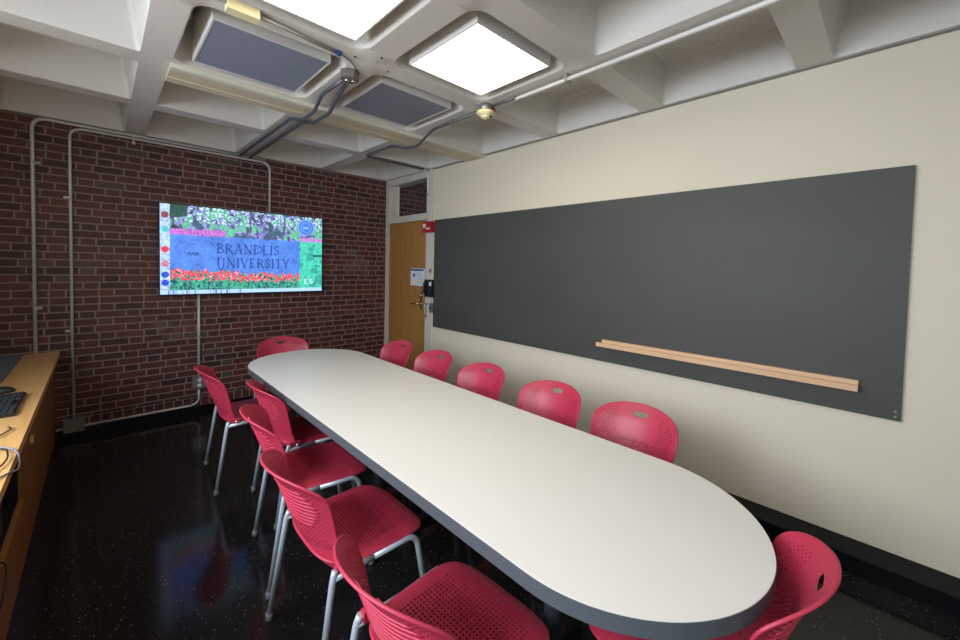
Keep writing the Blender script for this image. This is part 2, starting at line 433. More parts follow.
# ---------------------------------------------------------------- ceiling lights
for ci, ri, cx, cy in LIGHTS:
    lit = ri == 3
    lab = {(2, 3): 'lit square ceiling light nearest the window wall', (3, 3): 'lit square ceiling light beside the smoke detector',
           (2, 4): 'unlit square ceiling light with grey lens above the screen side', (3, 4): 'unlit square ceiling light with grey lens nearest the door'}[(ci, ri)]
    f = thing('ceiling_light', lab, 'ceiling light', (cx, cy, HC+.26), 0, 'square lights in the ceiling coffers')
    s = .276; z = -.262
    bm = bmesh.new(); box(bm, -s, s, -s, s, z+.012, 0)
    o = obj('housing', bm, m_body, f, bevel=.003)
    bm = bmesh.new()
    for q in ((-s, s, -s, -s+.009), (-s, s, s-.009, s), (-s, -s+.009, -s+.009, s-.009), (s-.009, s, -s+.009, s-.009)): box(bm, *q, z, z+.012)
    obj('frame', bm, m_body, f)
    obj('diffuser', B(-s+.009, s-.009, -s+.009, s-.009, z+.002, z+.0115), m_lit if lit else m_off, f)

# ---------------------------------------------------------------- conduits
def clip(parent, p, d='z', s=.02):
    x, y, z = p; bm = bmesh.new(); box(bm, x-s, x+s, y-.012, y+.004, z-.01, z+.01); obj('clip', bm, m_galv, parent)
R_ = .0125
ym = BY-.018
c = tag(obj('conduit', T([(-.373, ym, .735), (-.373, ym, 2.603), (1.30, ym-.002, 2.603), (1.30, ym-.002, 2.603)][:3], R_, .09), m_conduit), 'pale conduit rising through the wooden counter and along the top of the brick wall', 'conduit', 'conduits on the brick wall')
for z in (1.1, 2.25): clip(c, (-.373+.02, ym, z))
c = tag(obj('conduit', T([(-.166, ym, .12), (-.168, ym, 2.575), (1.34, ym, 2.575), (1.34, ym, 2.045)], R_-.002, .09), m_conduit), 'pale conduit rising from the floor box, crossing above and dropping behind the screen', 'conduit', 'conduits on the brick wall')
for z in (.9, 2.0): clip(c, (-.168-.02, ym, z))
c = tag(obj('conduit', T([(.703, ym, 1.25), (.703, ym, .36)], R_, 0), m_conduit), 'straight pale conduit from the screen down to the outlet box', 'conduit', 'conduits on the brick wall')
clip(c, (.703, ym, .75))
c = tag(obj('conduit', T([(.703, ym, .25), (.703, ym, .083), (-.27, ym, .083)], R_-.002, .11), m_conduit), 'pale conduit curving from the outlet box along the foot of the brick wall', 'conduit', 'conduits on the brick wall')
o_ = thing('outlet_box', 'grey metal power outlet box on the brick wall behind the chair', 'outlet', (.703, BY, .305))
obj('box', B(-.055, .055, -.045, 0, -.06, .06), m_galv, o_, bevel=.004)
bm = bmesh.new(); lathe(bm, [(.018, -.045), (.018, -.052)], (0, 0, .025), 'y', 14); lathe(bm, [(.018, -.045), (.018, -.052)], (0, 0, -.025), 'y', 14); obj('socket', bm, m_paper, o_)
m_jb = mat('dirty grey box paint', (.16, .15, .135), .5)
o_ = thing('junction_box', 'dull grey junction box low on the brick wall by the counter', 'box', (-.162, BY, .11))
obj('box', B(-.06, .06, -.05, 0, -.055, .055), m_jb, o_, bevel=.004); obj('cover', B(-.064, .064, -.054, -.05, -.059, .059), m_jb, o_, bevel=.001)
bm = bmesh.new(); tube(bm, [(.228, BY, 2.585), (.228, BY-.04, 2.585), (.228, BY-.045, 2.535)], .006, .01); lathe(bm, [(.012, 2.522), (.014, 2.535)], (.228, BY-.045, 0), 'z', 12)
tag(obj('wall_hook', bm, m_conduit), 'small white hook at the top of the brick wall', 'hook')

cz = HC-.022
c = tag(obj('conduit', T([(1.94, NY+.02, cz-.01), (1.94, 1.72, cz-.01)], .011), mat('white glossy conduit', (.78, .78, .76), .25)), 'bright white conduit running along the ceiling rib to the smoke detector', 'conduit', 'ceiling conduits')
for y in (.2, 1.34): 
    bm = bmesh.new(); box(bm, 1.925, 1.955, y-.008, y+.008, cz-.026, HC); box(bm, 1.955, 1.975, y-.006, y+.006, cz-.03, cz-.01); obj('clip', bm, m_galv, c)
c = tag(obj('conduit', T([(1.94, 1.72, cz), (1.94, 1.94, cz)], .009), m_cond_dark), 'short dark pipe joining the white ceiling conduit to the smoke detector', 'conduit', 'ceiling conduits')
c = tag(obj('conduit', T([(1.94, 2.03, cz), (1.94, 2.60, cz), (1.97, 2.78, HC-.06), (2.03, 2.93, HC-.065), (1.99, 3.10, HC-.065), (1.95, 3.22, cz), (1.945, 3.74, cz), (2.66, 3.74, cz)], .011, .06), m_cond_dark), 'dark bent conduit from the smoke detector under the header towards the door', 'conduit', 'ceiling conduits')
bm = bmesh.new(); box(bm, 1.93, 1.95, 2.36, 2.372, cz-.035, HC); obj('clip', bm, m_galv, c)
c = tag(obj('conduit', T([(2.66, 3.74, cz), (WX-.016, 3.795, cz), (WX-.016, 3.795, 2.03)], .0115, .08), m_conduit), 'cream conduit dropping down the door frame to the fire alarm', 'conduit', 'ceiling conduits')
obj('clip', B(WX-.03, WX-.01, 3.78, 3.81, 2.32, 2.345), m_galv, c)
c = tag(obj('conduit', T([(1.055, 2.27, cz), (1.05, 2.62, cz), (1.09, 2.84, HC-.06), (1.09, 3.08, HC-.06), (1.055, 3.2, cz), (1.055, BY-.01, cz)], .012, .06), m_cond_dark), 'dark conduit along the ceiling rib towards the brick wall, nearer the window', 'conduit', 'ceiling conduits')
c = tag(obj('conduit', T([(1.075, 2.27, cz), (1.125, 2.50, cz), (1.165, 2.78, HC-.07), (1.16, 3.06, HC-.07), (1.15, 3.2, cz), (1.15, BY-.01, cz)], .012, .06), m_cond_dark), 'dark conduit along the ceiling rib towards the brick wall, nearer the door', 'conduit', 'ceiling conduits')
bm = bmesh.new(); lathe(bm, [(.056, HC), (.056, HC-.042), (.050, HC-.046)], (1.06, 2.235, 0), 'z', 8, sm=False)
j_ = tag(obj('junction_box', bm, mat('dull zinc box', (.20, .19, .17), .5, .5)), 'octagonal steel junction box on the ceiling rib between the lights', 'box')
bm = bmesh.new(); lathe(bm, [(.013, HC-.046), (.013, HC-.058)], (1.045, 2.24, 0), 'z', 10); lathe(bm, [(.011, HC-.046), (.011, HC-.056)], (1.078, 2.23, 0), 'z', 10); obj('cover_screw', bm, m_bolt, j_)
s_ = thing('cable_box', 'cream cable connector box on the ceiling rib by the lit light', 'box', (.46, 2.01, HC))
obj('cover', B(-.062, .062, -.028, .028, -.045, 0), m_cream, s_, bevel=.012, seg=3)
obj('bracket', B(-.04, .05, .028, .045, -.02, 0), m_galv, s_)
tag(obj('conduit', T([(-.15, 2.0, HC-.014), (.40, 2.005, HC-.014)], .009), m_galv), 'thin steel conduit entering the cream box from the window side', 'conduit', 'ceiling conduits')
c = tag(obj('conduit', T([(.52, 2.012, HC-.014), (.905, 2.06, HC-.012)], .009), m_galv), 'thin steel conduit between the two lights leaving the cream box', 'conduit', 'ceiling conduits')
obj('connector', T([(.900, 2.06, HC-.012), (.925, 2.063, HC-.012)], .013), m_blue, c)
tag(obj('cable', T([(.925, 2.063, HC-.01), (1.0, 2.10, HC-.006), (1.10, 2.19, HC-.012), (1.09, 2.22, HC-.02)], .0035, .04), m_cond_dark), 'thin blue grey cable drooping to the octagonal junction box', 'cable')
# anchor bolts in the rib crossing
bm = bmesh.new()
for x, y in ((.99, 2.066), (1.107, 1.957), (1.103, 2.13), (1.209, 2.066)): lathe(bm, [(.006, HC), (.006, HC-.004)], (x, y, 0), 'z', 8)
for i, (x, y, d) in enumerate(((1.0, 2.05, 'towards the window'), (1.107, 1.957, 'nearest the two lit lights'), (1.209, 2.066, 'towards the blackboard'))):
    b_ = bmesh.new(); lathe(b_, [(.007, HC), (.007, HC-.004)], (x, y, 0), 'z', 8)
    tag(obj('anchor_bolt', b_, m_cond_dark), 'tiny dark bolt in the ceiling rib crossing, the one %s' % d, 'bolt', 'bolts in the rib crossing')
bm.free()
# smoke detector
s_ = thing('smoke_detector', 'cream round smoke detector with red tag under the ceiling rib', 'smoke detector', (1.927, 1.99, HC-.012))
bm = bmesh.new(); lathe(bm, [(.042, .012), (.042, -.035)], (0, 0, 0), 'z', 8); obj('mounting_box', bm, m_galv, s_)
bm = bmesh.new(); lathe(bm, [(.058, -.035), (.062, -.045), (.058, -.056), (.035, -.064), (.030, -.078), (.026, -.082)], (0, 0, 0), 'z', 28); obj('head', bm, m_cream, s_)
bm = bmesh.new(); lathe(bm, [(.012, -.082), (.010, -.088)], (0, 0, 0), 'z', 12)
obj('test_button', bm, m_cream, s_)
for a in (-.02, .02): obj('sensor_slot', B(a*.7-.006, a*.7+.006, -a*.7-.031, -a*.7-.02, -.079, -.069), m_black, s_)
obj('red_tag', B(.028, .056, -.04, -.016, -.030, -.006), m_red, s_, bevel=.004)

# ---------------------------------------------------------------- window counter
CX = -.24
wt = thing('worktop', 'honey coloured wooden counter top along the window wall', 'counter', (0, 0, 0))
obj('top', B(LX, CX-.022, NY, BY-.001, .699, .734), m_counter, wt)
obj('front_edge', B(CX-.0215, CX, NY, BY-.001, .697, .735), m_counter, wt, bevel=.003)
cb = thing('cabinet', 'brown wooden cabinet with an open niche below the counter', 'cabinet', (0, 0, 0))
FXC = -.277
obj('front_panel', B(FXC-.02, FXC, 3.60, BY-.002, .0, .698), m_panel, cb)
obj('door', B(FXC-.02, FXC+.0, 2.93, 3.594, .0, .698), m_panel, cb, bevel=.002)
obj('lower_rail', B(FXC-.02, FXC, NY, 2.93, .0, .315), m_panel, cb)
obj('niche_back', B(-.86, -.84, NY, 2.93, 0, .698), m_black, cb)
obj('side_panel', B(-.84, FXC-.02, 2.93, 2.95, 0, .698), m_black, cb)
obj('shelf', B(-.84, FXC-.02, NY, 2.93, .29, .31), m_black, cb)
k_ = obj('latch', B(FXC, FXC+.012, 3.19, 3.21,   .50, .535), m_tray, cb, bevel=.002)
# computer in the niche
pc = thing('computer', 'black computer tower lying inside the open niche', 'computer', (-.50, 2.40, .31))
obj('case', B(-.17, .19, -.20, .22, 0, .27), m_black, pc, bevel=.006)
obj('drive_strip', B(.19, .194, -.10, .06, .13, .15), m_galv, pc)
# vent
v_ = thing('air_vent', 'grey slatted air vent set in the wooden counter top', 'vent', (-.70, 4.25, .734))
bm = bmesh.new()
for q in ((-.265, .265, -.52, -.50), (-.265, .265, .50, .52), (-.265, -.25, -.5, .5), (.25, .265, -.5, .5)): box(bm, *q, 0, .006)
obj('frame', bm, m_grille, v_, bevel=.001)
bm = bmesh.new()
for k in range(46): box(bm, -.25, .25, -.5+k*.0218, -.5+k*.0218+.011, .0, .005)
obj('slats', bm, m_grille, v_)
bm = bmesh.new(); box(bm, -.25, .25, -.5, .5, 0, .001); obj('recess', bm, m_black, v_)
# keyboard and mouse
kb = thing('keyboard', 'black computer keyboard on the wooden counter', 'keyboard', (-.375, 3.12, .735), 0)
obj('base', B(-.075, .075, -.205, .215, 0, .016), m_black, kb, bevel=.004)
bm = bmesh.new()
for i in range(6):
    for j in range(21):
        if i == 0 and 6 < j < 13: continue
        box(bm, .068-.0225*i-.019, .068-.0225*i, -.196+j*.0193, -.196+j*.0193+.0165, .016, .022)
obj('keycaps', bm, m_dark, kb)
bm = bmesh.new(); bmesh.ops.create_uvsphere(bm, u_segments=20, v_segments=12, radius=1)
for v in bm.verts: v.co = Vector((v.co.x*.055, v.co.y*.032, max(v.co.z, -.1)*.032+.0035))
ms = tag(obj('computer_mouse', bm, m_black, smooth=True, loc=(-.405, 3.46, .735)), 'black computer mouse behind the keyboard', 'mouse')
bm = bmesh.new(); lathe(bm, [(.006, -.004), (.006, .004)], (-.02, 0, .030), 'y', 12); obj('scroll_wheel', bm, m_dark, ms)
tag(obj('power_cord', T([(-.60, 2.70, .742), (-.42, 2.58, .742), (-.33, 2.56, .742), (-.285, 2.68, .742), (-.30, 2.72, .742)], .003, .2), m_black), 'thin black cord curling across the counter top below the keyboard', 'cord')
tag(obj('power_cord', T([(-.52, 2.36, .742), (-.40, 2.42, .742), (-.31, 2.46, .743), (-.24, 2.38, .745), (-.222, 2.26, .70), (-.24, 2.14, .742), (-.30, 2.02, .742), (-.36, 1.98, .742)], .0032, .2), mat('grey cord', (.22, .26, .33), .4)), 'grey looped cord hanging over the counter front edge', 'cord')
tag(obj('power_cord', T([(-.45, 2.30, .75), (-.34, 2.44, .748), (-.27, 2.40, .748), (-.25, 2.26, .744), (-.31, 2.08, .742), (-.42, 1.9, .742)], .003, .2), m_black), 'black looped cord lying across the grey cord', 'cord')
tag(obj('power_cord', T([(-.36, 2.34, .315), (-.27, 2.33, .34), (-.262, 2.26, .30), (-.265, 2.14, .235), (-.268, 2.02, .30), (-.35, 1.96, .315)], .003, .2), m_black), 'thin black cord looping out of the open niche', 'cord')

# ---------------------------------------------------------------- conference table
tb = thing('conference_table', 'long white conference table with rounded ends and grey edge', 'table', (1.2115, 1.893, 0))
TR = .4395; TL = 1.2765
def capsule(r, L, n=40):
    out = []
    for k in range(n+1):
        a = PI*k/n; out.append((r*math.cos(a), L+r*math.sin(a)))
    for k in range(n+1):
        a = PI+PI*k/n; out.append((r*math.cos(a), -L+r*math.sin(a)))
    return out
def half(r, L, s, z0, z1):
    bm = bmesh.new(); g = .0006
    pts = [(r*math.cos(PI*k/48), L+r*math.sin(PI*k/48)) for k in range(49)]+[(-r, g), (r, g)]
    pts = [(x*s, y*s) for x, y in pts]; prism(bm, pts, z0, z1); return bm
for s in (1, -1):
    obj('tabletop', half(TR-.0015, TL, s, .722, .735), m_table, tb, bevel=.0008, seg=1)
bm = bmesh.new()
o1 = capsule(TR, TL); o2 = capsule(TR-.02, TL)
vs_ = [[bm.verts.new((x, y, z)) for x, y in p] for p, z in ((o1, .7335), (o1, .692), (o2, .692), (o2, .7215))]
o1b = [bm.verts.new((x, y, .7335)) for x, y in capsule(TR-.0016, TL)]
N = len(o1)
for a, b in zip(vs_, vs_[1:]):
    for k in range(N): bm.faces.new((a[k], a[(k+1) % N], b[(k+1) % N], b[k]))
for k in range(N): bm.faces.new((vs_[0][k], vs_[0][(k+1) % N], o1b[(k+1) % N], o1b[k]))
obj('edge_band', bm, m_edge, tb)
bm = bmesh.new(); prism(bm, capsule(TR-.0205, TL), .694, .7215); obj('underside', bm, m_edge, tb)
for yy in (-1.15, 0, 1.15):
    bm = bmesh.new(); box(bm, -.30, .30, yy-.035, yy+.035, .018, .05)
    b_ = obj('foot', bm, m_tleg, tb, bevel=.012, seg=3)
    for xx in (-.27, .27):
        g_ = bmesh.new(); lathe(g_, [(.02, 0), (.022, .018)], (xx, yy, 0), 'z', 12); obj('leveller', g_, m_glide, b_)
    for xx in (-.13, .13):
        bm = bmesh.new(); lathe(bm, [(.03, .048), (.03, .694)], (xx, yy, 0), 'z', 20); obj('column', bm, m_tleg, tb)
    obj('support_plate', B(-.28, .28, yy-.05, yy+.05, .676, .6935), m_tleg, tb)

# ---------------------------------------------------------------- perforated shells for the chairs
def remap(u, v, n=4.0):
    m = max(abs(u), abs(v))
    if m < 1e-6: return u, v
    k = m/((abs(u)**n+abs(v)**n)**(1/n)); w_ = m**5
    f = (1-w_)+w_*k
    return u*f, v*f
def remap_back(u, v): return remap(u, v, 6.2) if v > 0 else remap(u, v, 9)
def shell(name, fn, nu, nv, kind, thick, rm=remap, slot=None, hole=.56):
    bm = bmesh.new(); V = {}
    du, dv = 2/nu, 2/nv
    def vert(u, v):
        key = (round(u, 5), round(v, 5))
        if key not in V: V[key] = bm.verts.new(fn(*rm(u, v)))
        return V[key]
    hv, hu = dv/2, du/2
    for i in range(nu):
        for j in range(nv):
            cu_, cv_ = -1+(i+.5)*du, -1+(j+.5)*dv
            if slot and slot[0] <= i < slot[1] and slot[2] <= j < slot[3]: continue
            k = kind(i, j, cu_, cv_)
            bp = [(cu_+a*hu, cv_+b*hv) for a, b in ((1, 1), (0, 1), (-1, 1), (-1, 0), (-1, -1), (0, -1), (1, -1), (1, 0))]
            if k == 'dot':
                s2 = .7071
                hp = [(cu_+a*hu*hole, cv_+b*hv*hole) for a, b in ((s2, s2), (0, 1), (-s2, s2), (-1, 0), (-s2, -s2), (0, -1), (s2, -s2), (1, 0))]
                bv = [vert(*p) for p in bp]; hh = [vert(*p) for p in hp]
                for q in range(8): bm.faces.new((bv[q], bv[(q+1) % 8], hh[(q+1) % 8], hh[q]))
            elif k == 'slit':
                h = hv*.34
                a = [vert(*bp[0]), vert(*bp[1]), vert(*bp[2]), vert(cu_-hu, cv_+h), vert(cu_+hu, cv_+h)]
                b = [vert(*bp[6]), vert(*bp[5]), vert(*bp[4]), vert(cu_-hu, cv_-h), vert(cu_+hu, cv_-h)]
                bm.faces.new(a); bm.faces.new(b[::-1])
            else:
                bm.faces.new([vert(*p) for p in bp])
    if slot:
        i0, i1, j0, j1 = slot; bd = []
        U = lambda i: -1+i*du
        Vv = lambda j: -1+j*dv
        for a in range(2*(i1-i0)): bd.append((U(i0)+a*hu, Vv(j0)))
        for a in range(2*(j1-j0)): bd.append((U(i1), Vv(j0)+a*hv))
        for a in range(2*(i1-i0)): bd.append((U(i1)-a*hu, Vv(j1)))
        for a in range(2*(j1-j0)): bd.append((U(i0), Vv(j1)-a*hv))
        cu_, cv_ = (U(i0)+U(i1))/2, (Vv(j0)+Vv(j1))/2; wu, wv = (U(i1)-U(i0))/2, (Vv(j1)-Vv(j0))/2
        hp = []
        for (u, v) in bd:
            a, b = (u-cu_)/wu, (v-cv_)/wv; m = max(abs(a), abs(b))
            nn = 6 if b > 0 else 1.9
            k = m/((abs(a)**nn+abs(b)**nn)**(1/nn))
            hp.append((cu_+a*k*wu*.88, cv_+b*k*wv*(.62 if b > 0 else .88)))
        L = len(bd)
        for q in range(L): bm.faces.new((vert(*bd[q]), vert(*bd[(q+1) % L]), vert(*hp[(q+1) % L]), vert(*hp[q])))
    bmesh.ops.recalc_face_normals(bm, faces=bm.faces)
    me = bpy.data.meshes.new(name); bm.to_mesh(me); bm.free()
    for p in me.polygons: p.use_smooth = True
    o = link(name, me, m_plastic)
    md = o.modifiers.new('s', 'SOLIDIFY'); md.thickness = thick; md.offset = 0
    dg = bpy.context.evaluated_depsgraph_get(); me2 = bpy.data.meshes.new_from_object(o.evaluated_get(dg))
    o.modifiers.clear(); o.data = me2; bpy.data.meshes.remove(me)
    me2.set_sharp_from_angle(angle=.9)
    o.data.name = name
    return o
SW, SD = .228, .215
def seat_fn(u, v):
    x = u*SW*(1-.06*(1-v)*.5); y = .025+v*SD
    z = .452-.010*(1-u*u)*(1-max(0, v)**2)
    z -= .035*max(0, (v-.45)/.55)**2.2
    z -= .014*abs(u)**6
    z += .012*max(0, (-v-.4)/.6)**2
    return (x, y, z)
def seat_kind(i, j, u, v):
    return 'dot' if (u*u/.78**2)**2+((v+.02)/.84)**4 < 1 and v > -.85 else None
def back_fn(u, v):
    t_ = (v+1)/2
    z = .412+.373*t_
    # profile: foot of the shell tucks forward, lumbar, top leans back
    y = -.165-.045*min(1, t_/.28)**.8-.100*max(0, (t_-.22)/.78)**1.2-.020*max(0, (t_-.78)/.22)**1.6
    hw = .217-.010*math.sin(PI*min(1, t_*1.3))+.008*t_+.010*max(0, 1-t_/.25)
    wrap = (.050+.048*t_)*(abs(u)**2.1)
    z -= .038*u*u*t_**3
    return (u*hw, y+wrap, z)
NU, NV = 50, 43
def back_kind(i, j, u, v):
    if abs(u) > .88 or v > .80 or v < -.62: return None
    if v > .40 and abs(u) < .42: return None
    if (u/.92)**6+((v-.09)/.74)**6 > 1: return None
    if abs(u) < .46 and v > .12: return None
    return 'dot' if (i+j) % 2 == 0 else None

def make_chair(label):
    r = thing('chair', label, 'chair', (0, 0, 0), 0, 'red plastic chairs around the table')
    s = shell('seat', seat_fn, 32, 31, seat_kind, .006); s.parent = r
    b = shell('backrest', back_fn, NU, NV, back_kind, .006, remap_back, (20, 30, 36, 40), .78); b.parent = r
    bm = bmesh.new()                                    # rolled rim round the backrest edge
    rim = []
    for k in range(96):
        a = k/96*8
        q, f = divmod(a, 2); f = f-1
        u, v = {0: (1, f), 1: (-f, 1), 2: (-1, -f), 3: (f, -1)}[int(q)]
        rim.append(Vector(back_fn(*remap_back(u*.999, v*.999))))
    rim.append(rim[0].copy())
    tube(bm, rim, .0048, 0, 8, False); obj('rim', bm, m_plastic, b, smooth=True)
    for k in range(9):                                  # moulded ribs on the outside
        v_ = -.14+.092*k; e_ = .84-.02*abs(k-4)**1.6
        g = bmesh.new(); tube(g, [Vector(back_fn(-e_+2*e_*q/14, v_+.07*(q/7-1)**2))-Vector((.0015*(q/7-1), .0042, 0)) for q in range(15)], .0030, 0, 6); obj('rib', g, m_plastic, b)
    bm = bmesh.new(); rim = []
    for k in range(96):
        a = k/96*8; q, f = divmod(a, 2); f = f-1
        u, v = {0: (1, f), 1: (-f, 1), 2: (-1, -f), 3: (f, -1)}[int(q)]
        rim.append(Vector(seat_fn(*remap(u*.999, v*.999)))-Vector((0, 0, .003)))
    rim.append(rim[0].copy())
    tube(bm, rim, .006, 0, 8, False); obj('rim', bm, m_plastic, s, smooth=True)
    for sx in (1, -1):
        l = obj('leg', T([(sx*.250, .232, .012), (sx*.226, .165, .428), (sx*.222, -.02, .425)], .0115, .05, 12), m_silver, r)
        g = bmesh.new(); lathe(g, [(.013, 0), (.015, .003), (.0145, .03)], (sx*.250, .232, 0), 'z', 12); obj('foot_glide', g, m_glide, l)
        l = obj('leg', T([(sx*.250, -.240, .012), (sx*.231, -.178, .425), (sx*.226, -.168, .452)], .0115, .03, 12), m_silver, r)
        g = bmesh.new(); lathe(g, [(.013, 0), (.015, .003), (.0145, .03)], (sx*.250, -.240, 0), 'z', 12); obj('foot_glide', g, m_glide, l)
        obj('side_rail', T([(sx*.222, -.02, .425), (sx*.230, -.178, .425)], .0115, 0, 12), m_silver, r)
        g = bmesh.new(); lathe(g, [(.010, .232*sx), (.009, .240*sx), (.005, .243*sx)], (0, -.125, .447), 'x', 12); obj('bolt_cap', g, m_bolt, r)
        obj('back_bracket', B(min(sx*.210, sx*.232), max(sx*.210, sx*.232), -.165, -.105, .428, .462), m_plastic, r, bevel=.006)
    obj('crossbar', T([(-.222, .10, .420), (.222, .10, .420)], .009, 0, 10), m_silver, r)
    obj('crossbar', T([(-.228, -.13, .420), (.228, -.13, .420)], .009, 0, 10), m_silver, r)
    return r
def dup(root, label):
    r = root.copy(); COL.objects.link(r); r['label'] = label
    for ch in root.children:
        c_ = ch.copy(); COL.objects.link(c_); c_.parent = r
        for g in ch.children:
            d_ = g.copy(); COL.objects.link(d_); d_.parent = c_
    return r
# x, y, facing direction (degrees, 0 = towards +Y), label
CH = [
 (.745, 1.515, -90, 'red perforated chair on the window side, second nearest the viewer'),
 (.785, 3.20, -93, 'red chair on the window side nearest the brick wall, outlet box behind it'),
 (.955, 2.60, -91, 'red chair pushed furthest under the window side of the table'),
 (.81, 2.095, -98, 'red chair on the window side, third from the viewer, turned slightly'),
 (.735, .85, -88, 'red perforated chair on the window side nearest the viewer, cut by the frame'),
 (1.77, .900, 90, 'red chair on the blackboard side below the right part of the wooden ledge'),
 (1.77, 1.43, 90, 'red chair on the blackboard side below the left end of the wooden ledge'),
 (1.77, 2.035, 90, 'middle red chair of the five on the blackboard side'),
 (1.77, 2.605, 90, 'red chair on the blackboard side next to the door side chair'),
 (1.77, 3.165, 91, 'red chair on the blackboard side directly in front of the door'),
 (1.235, 3.76, 176, 'red chair at the far rounded table end by the brick wall'),
 (1.264, .392, 4, 'red chair at the near rounded table end, back curling beside the table'),
]
ch0 = None
for i, (x, y, a, lab) in enumerate(CH):
    if i == 0: ch0 = make_chair(lab); c = ch0
    else: c = dup(ch0, lab)
    c.location = (x, y, 0); c.rotation_euler = (0, 0, math.radians(a))

# ---------------------------------------------------------------- wall screen
tv = thing('television', 'wide flat television showing a blue university sign with tulips, on the brick wall', 'television', (1.149, BY-.06, 1.606))
TW, TH = .746, .4215
obj('housing', B(-TW-.006, TW+.006, .002, .045, -TH-.012, TH+.006), m_black, tv, bevel=.004)
obj('wall_mount', B(-.3, .3, .045, .06, -.2, .2), m_black, tv)
GX, GY = 300, 168
def hsh(a, b): return noise.noise(Vector((a, b, 3.3)))
def pic(u, v):          # v from the top
    n1 = hsh(u*38, v*24); n2 = hsh(u*90+9, v*55); n3 = hsh(u*14+40, v*9)
    if v > .958:
        return (.36, .56, .92) if hsh(u*160, 2) < .25 or u > .45 else (.10, .16, .4)
    if u < .05:
        c_ = (.45, .62, .85)
        for (iv, cc) in ((.12, (.25, .05, .08)), (.28, (.1, .6, .7)), (.5, (.85, .05, .10)), (.66, (.6, .2, .3)), (.78, (.02, .10, .6)), (.87, (.02, .08, .7))):
            if ((u-.025)/.019)**2+((v-iv)/.036)**2 < 1: c_ = cc
        return tuple(x*(.8+.5*n2) for x in c_)
    if u > .83 and v > .28:                                   # lawn
        c_ = (.06, .50, .36) if n3+n1*.5 > -.1 else (.04, .30, .28)
        if abs(v-.30) < .03: c_ = (.45, .2, .55)
        if .5 < v < .53 and u > .93: c_ = (.02, .10, .08)
        return tuple(x*(1+.5*n2) for x in c_)
    top = .33
    if v < top:                                               # trees
        c_ = (.10, .42, .24) if n1+n3 > .12 else ((.22, .20, .55) if n1+n3 > -.22 else (.05, .10, .16))
        if v < .18 and n2 > .24: c_ = (.42, .50, .80)
        if hsh(u*55, v*5+7) > .42: c_ = (.10, .06, .22)
        if u < .14 and n3 < 0: c_ = (.02, .07, .06)
        if v > .27-.04*u and u < .35: c_ = (.42, .14, .50)
        if ((u-.878)/.062)**2+((v-.14)/.105)**2 < 1: c_ = (.05, .16, .62)
        return tuple(max(0, x*(1+.7*n2)) for x in c_)
    fl = .72+.07*u+.05*hsh(u*40, 5)
    if v > fl:
        d = (v-fl)/(.958-fl)
        if d < .5 and hsh(u*75, v*42) > -.04 - .3*(.3-d): return (.78, .03+.05*abs(n2), .06+.1*abs(n2)) if n2 > -.25 else (.9, .35, .4)
        return (.05, .26+.3*n2, .22) if n2 > -.1 else (.02, .07, .11)
    c_ = (.065, .17, .56)
    return tuple(x*(1.15+.35*n2+.35*n3+.2*n1) for x in c_)
me = bpy.data.meshes.new('screen')
vv = [(-TW+2*TW*i/GX, 0, TH-2*TH*j/GY) for j in range(GY+1) for i in range(GX+1)]
ff = [(j*(GX+1)+i, (j+1)*(GX+1)+i, (j+1)*(GX+1)+i+1, j*(GX+1)+i+1) for j in range(GY) for i in range(GX)]
me.from_pydata(vv, [], ff)
ca = me.color_attributes.new('picture', 'FLOAT_COLOR', 'POINT')
buf = []
for j in range(GY+1):
    for i in range(GX+1):
        c_ = pic(i/GX, j/GY); buf += [max(0, c_[0]), max(0, c_[1]), max(0, c_[2]), 1]
ca.data.foreach_set('color', buf)
m_scr = bpy.data.materials.new('lit screen picture'); m_scr.use_nodes = True; nt = m_scr.node_tree
b_ = nt.nodes['Principled BSDF']; at = nt.nodes.new('ShaderNodeAttribute'); at.attribute_name = 'picture'
nt.links.new(at.outputs[0], b_.inputs['Emission Color']); b_.inputs['Emission Strength'].default_value = .95
b_.inputs['Base Color'].default_value = (.01, .01, .01, 1); b_.inputs['Roughness'].default_value = .25
scr = link('screen', me, m_scr, tv); scr.location = (0, .0015, 0)
def emis(name, col, s=.95):
    m = mat(name, (.01, .01, .01), .3); b = m.node_tree.nodes['Principled BSDF']
    b.inputs['Emission Color'].default_value = (*col, 1); b.inputs['Emission Strength'].default_value = s; return m
# roman capitals from thick and thin strokes: coordinates in a box of height 1
GL = {
 'B': (.62, [('k', .12, 0, .12, 1), ('a', .12, 1, .5, .76, .12, .53), ('a', .12, .53, .62, .27, .12, 0)]),
 'R': (.68, [('k', .12, 0, .12, 1), ('a', .12, 1, .55, .75, .12, .5), ('k', .3, .5, .62, 0)]),
 'A': (.74, [('t', .08, 0, .37, 1), ('k', .37, 1, .66, 0), ('t', .18, .36, .55, .36)]),
 'N': (.78, [('t', .12, 0, .12, 1), ('k', .12, 1, .66, 0), ('t', .66, 0, .66, 1)]),
 'D': (.76, [('k', .12, 0, .12, 1), ('a', .12, 1, .85, .5, .12, 0)]),
 'E': (.60, [('k', .12, 0, .12, 1), ('t', .12, .97, .52, .97), ('t', .12, .52, .44, .52), ('t', .12, .03, .54, .03)]),
 'I': (.26, [('k', .13, 0, .13, 1)]),
 'S': (.54, [('s',)]),
 'U': (.76, [('k', .14, .25, .14, 1), ('a', .14, .28, .38, -.26, .62, .28), ('t', .62, .25, .62, 1)]),
 'V': (.72, [('k', .07, 1, .36, 0), ('t', .36, 0, .65, 1)]),
 'T': (.66, [('k', .33, 0, .33, 1), ('t', .04, .97, .62, .97)]),
 'Y': (.70, [('k', .07, 1, .35, .5), ('t', .63, 1, .35, .5), ('k', .35, .5, .35, 0)]),
}
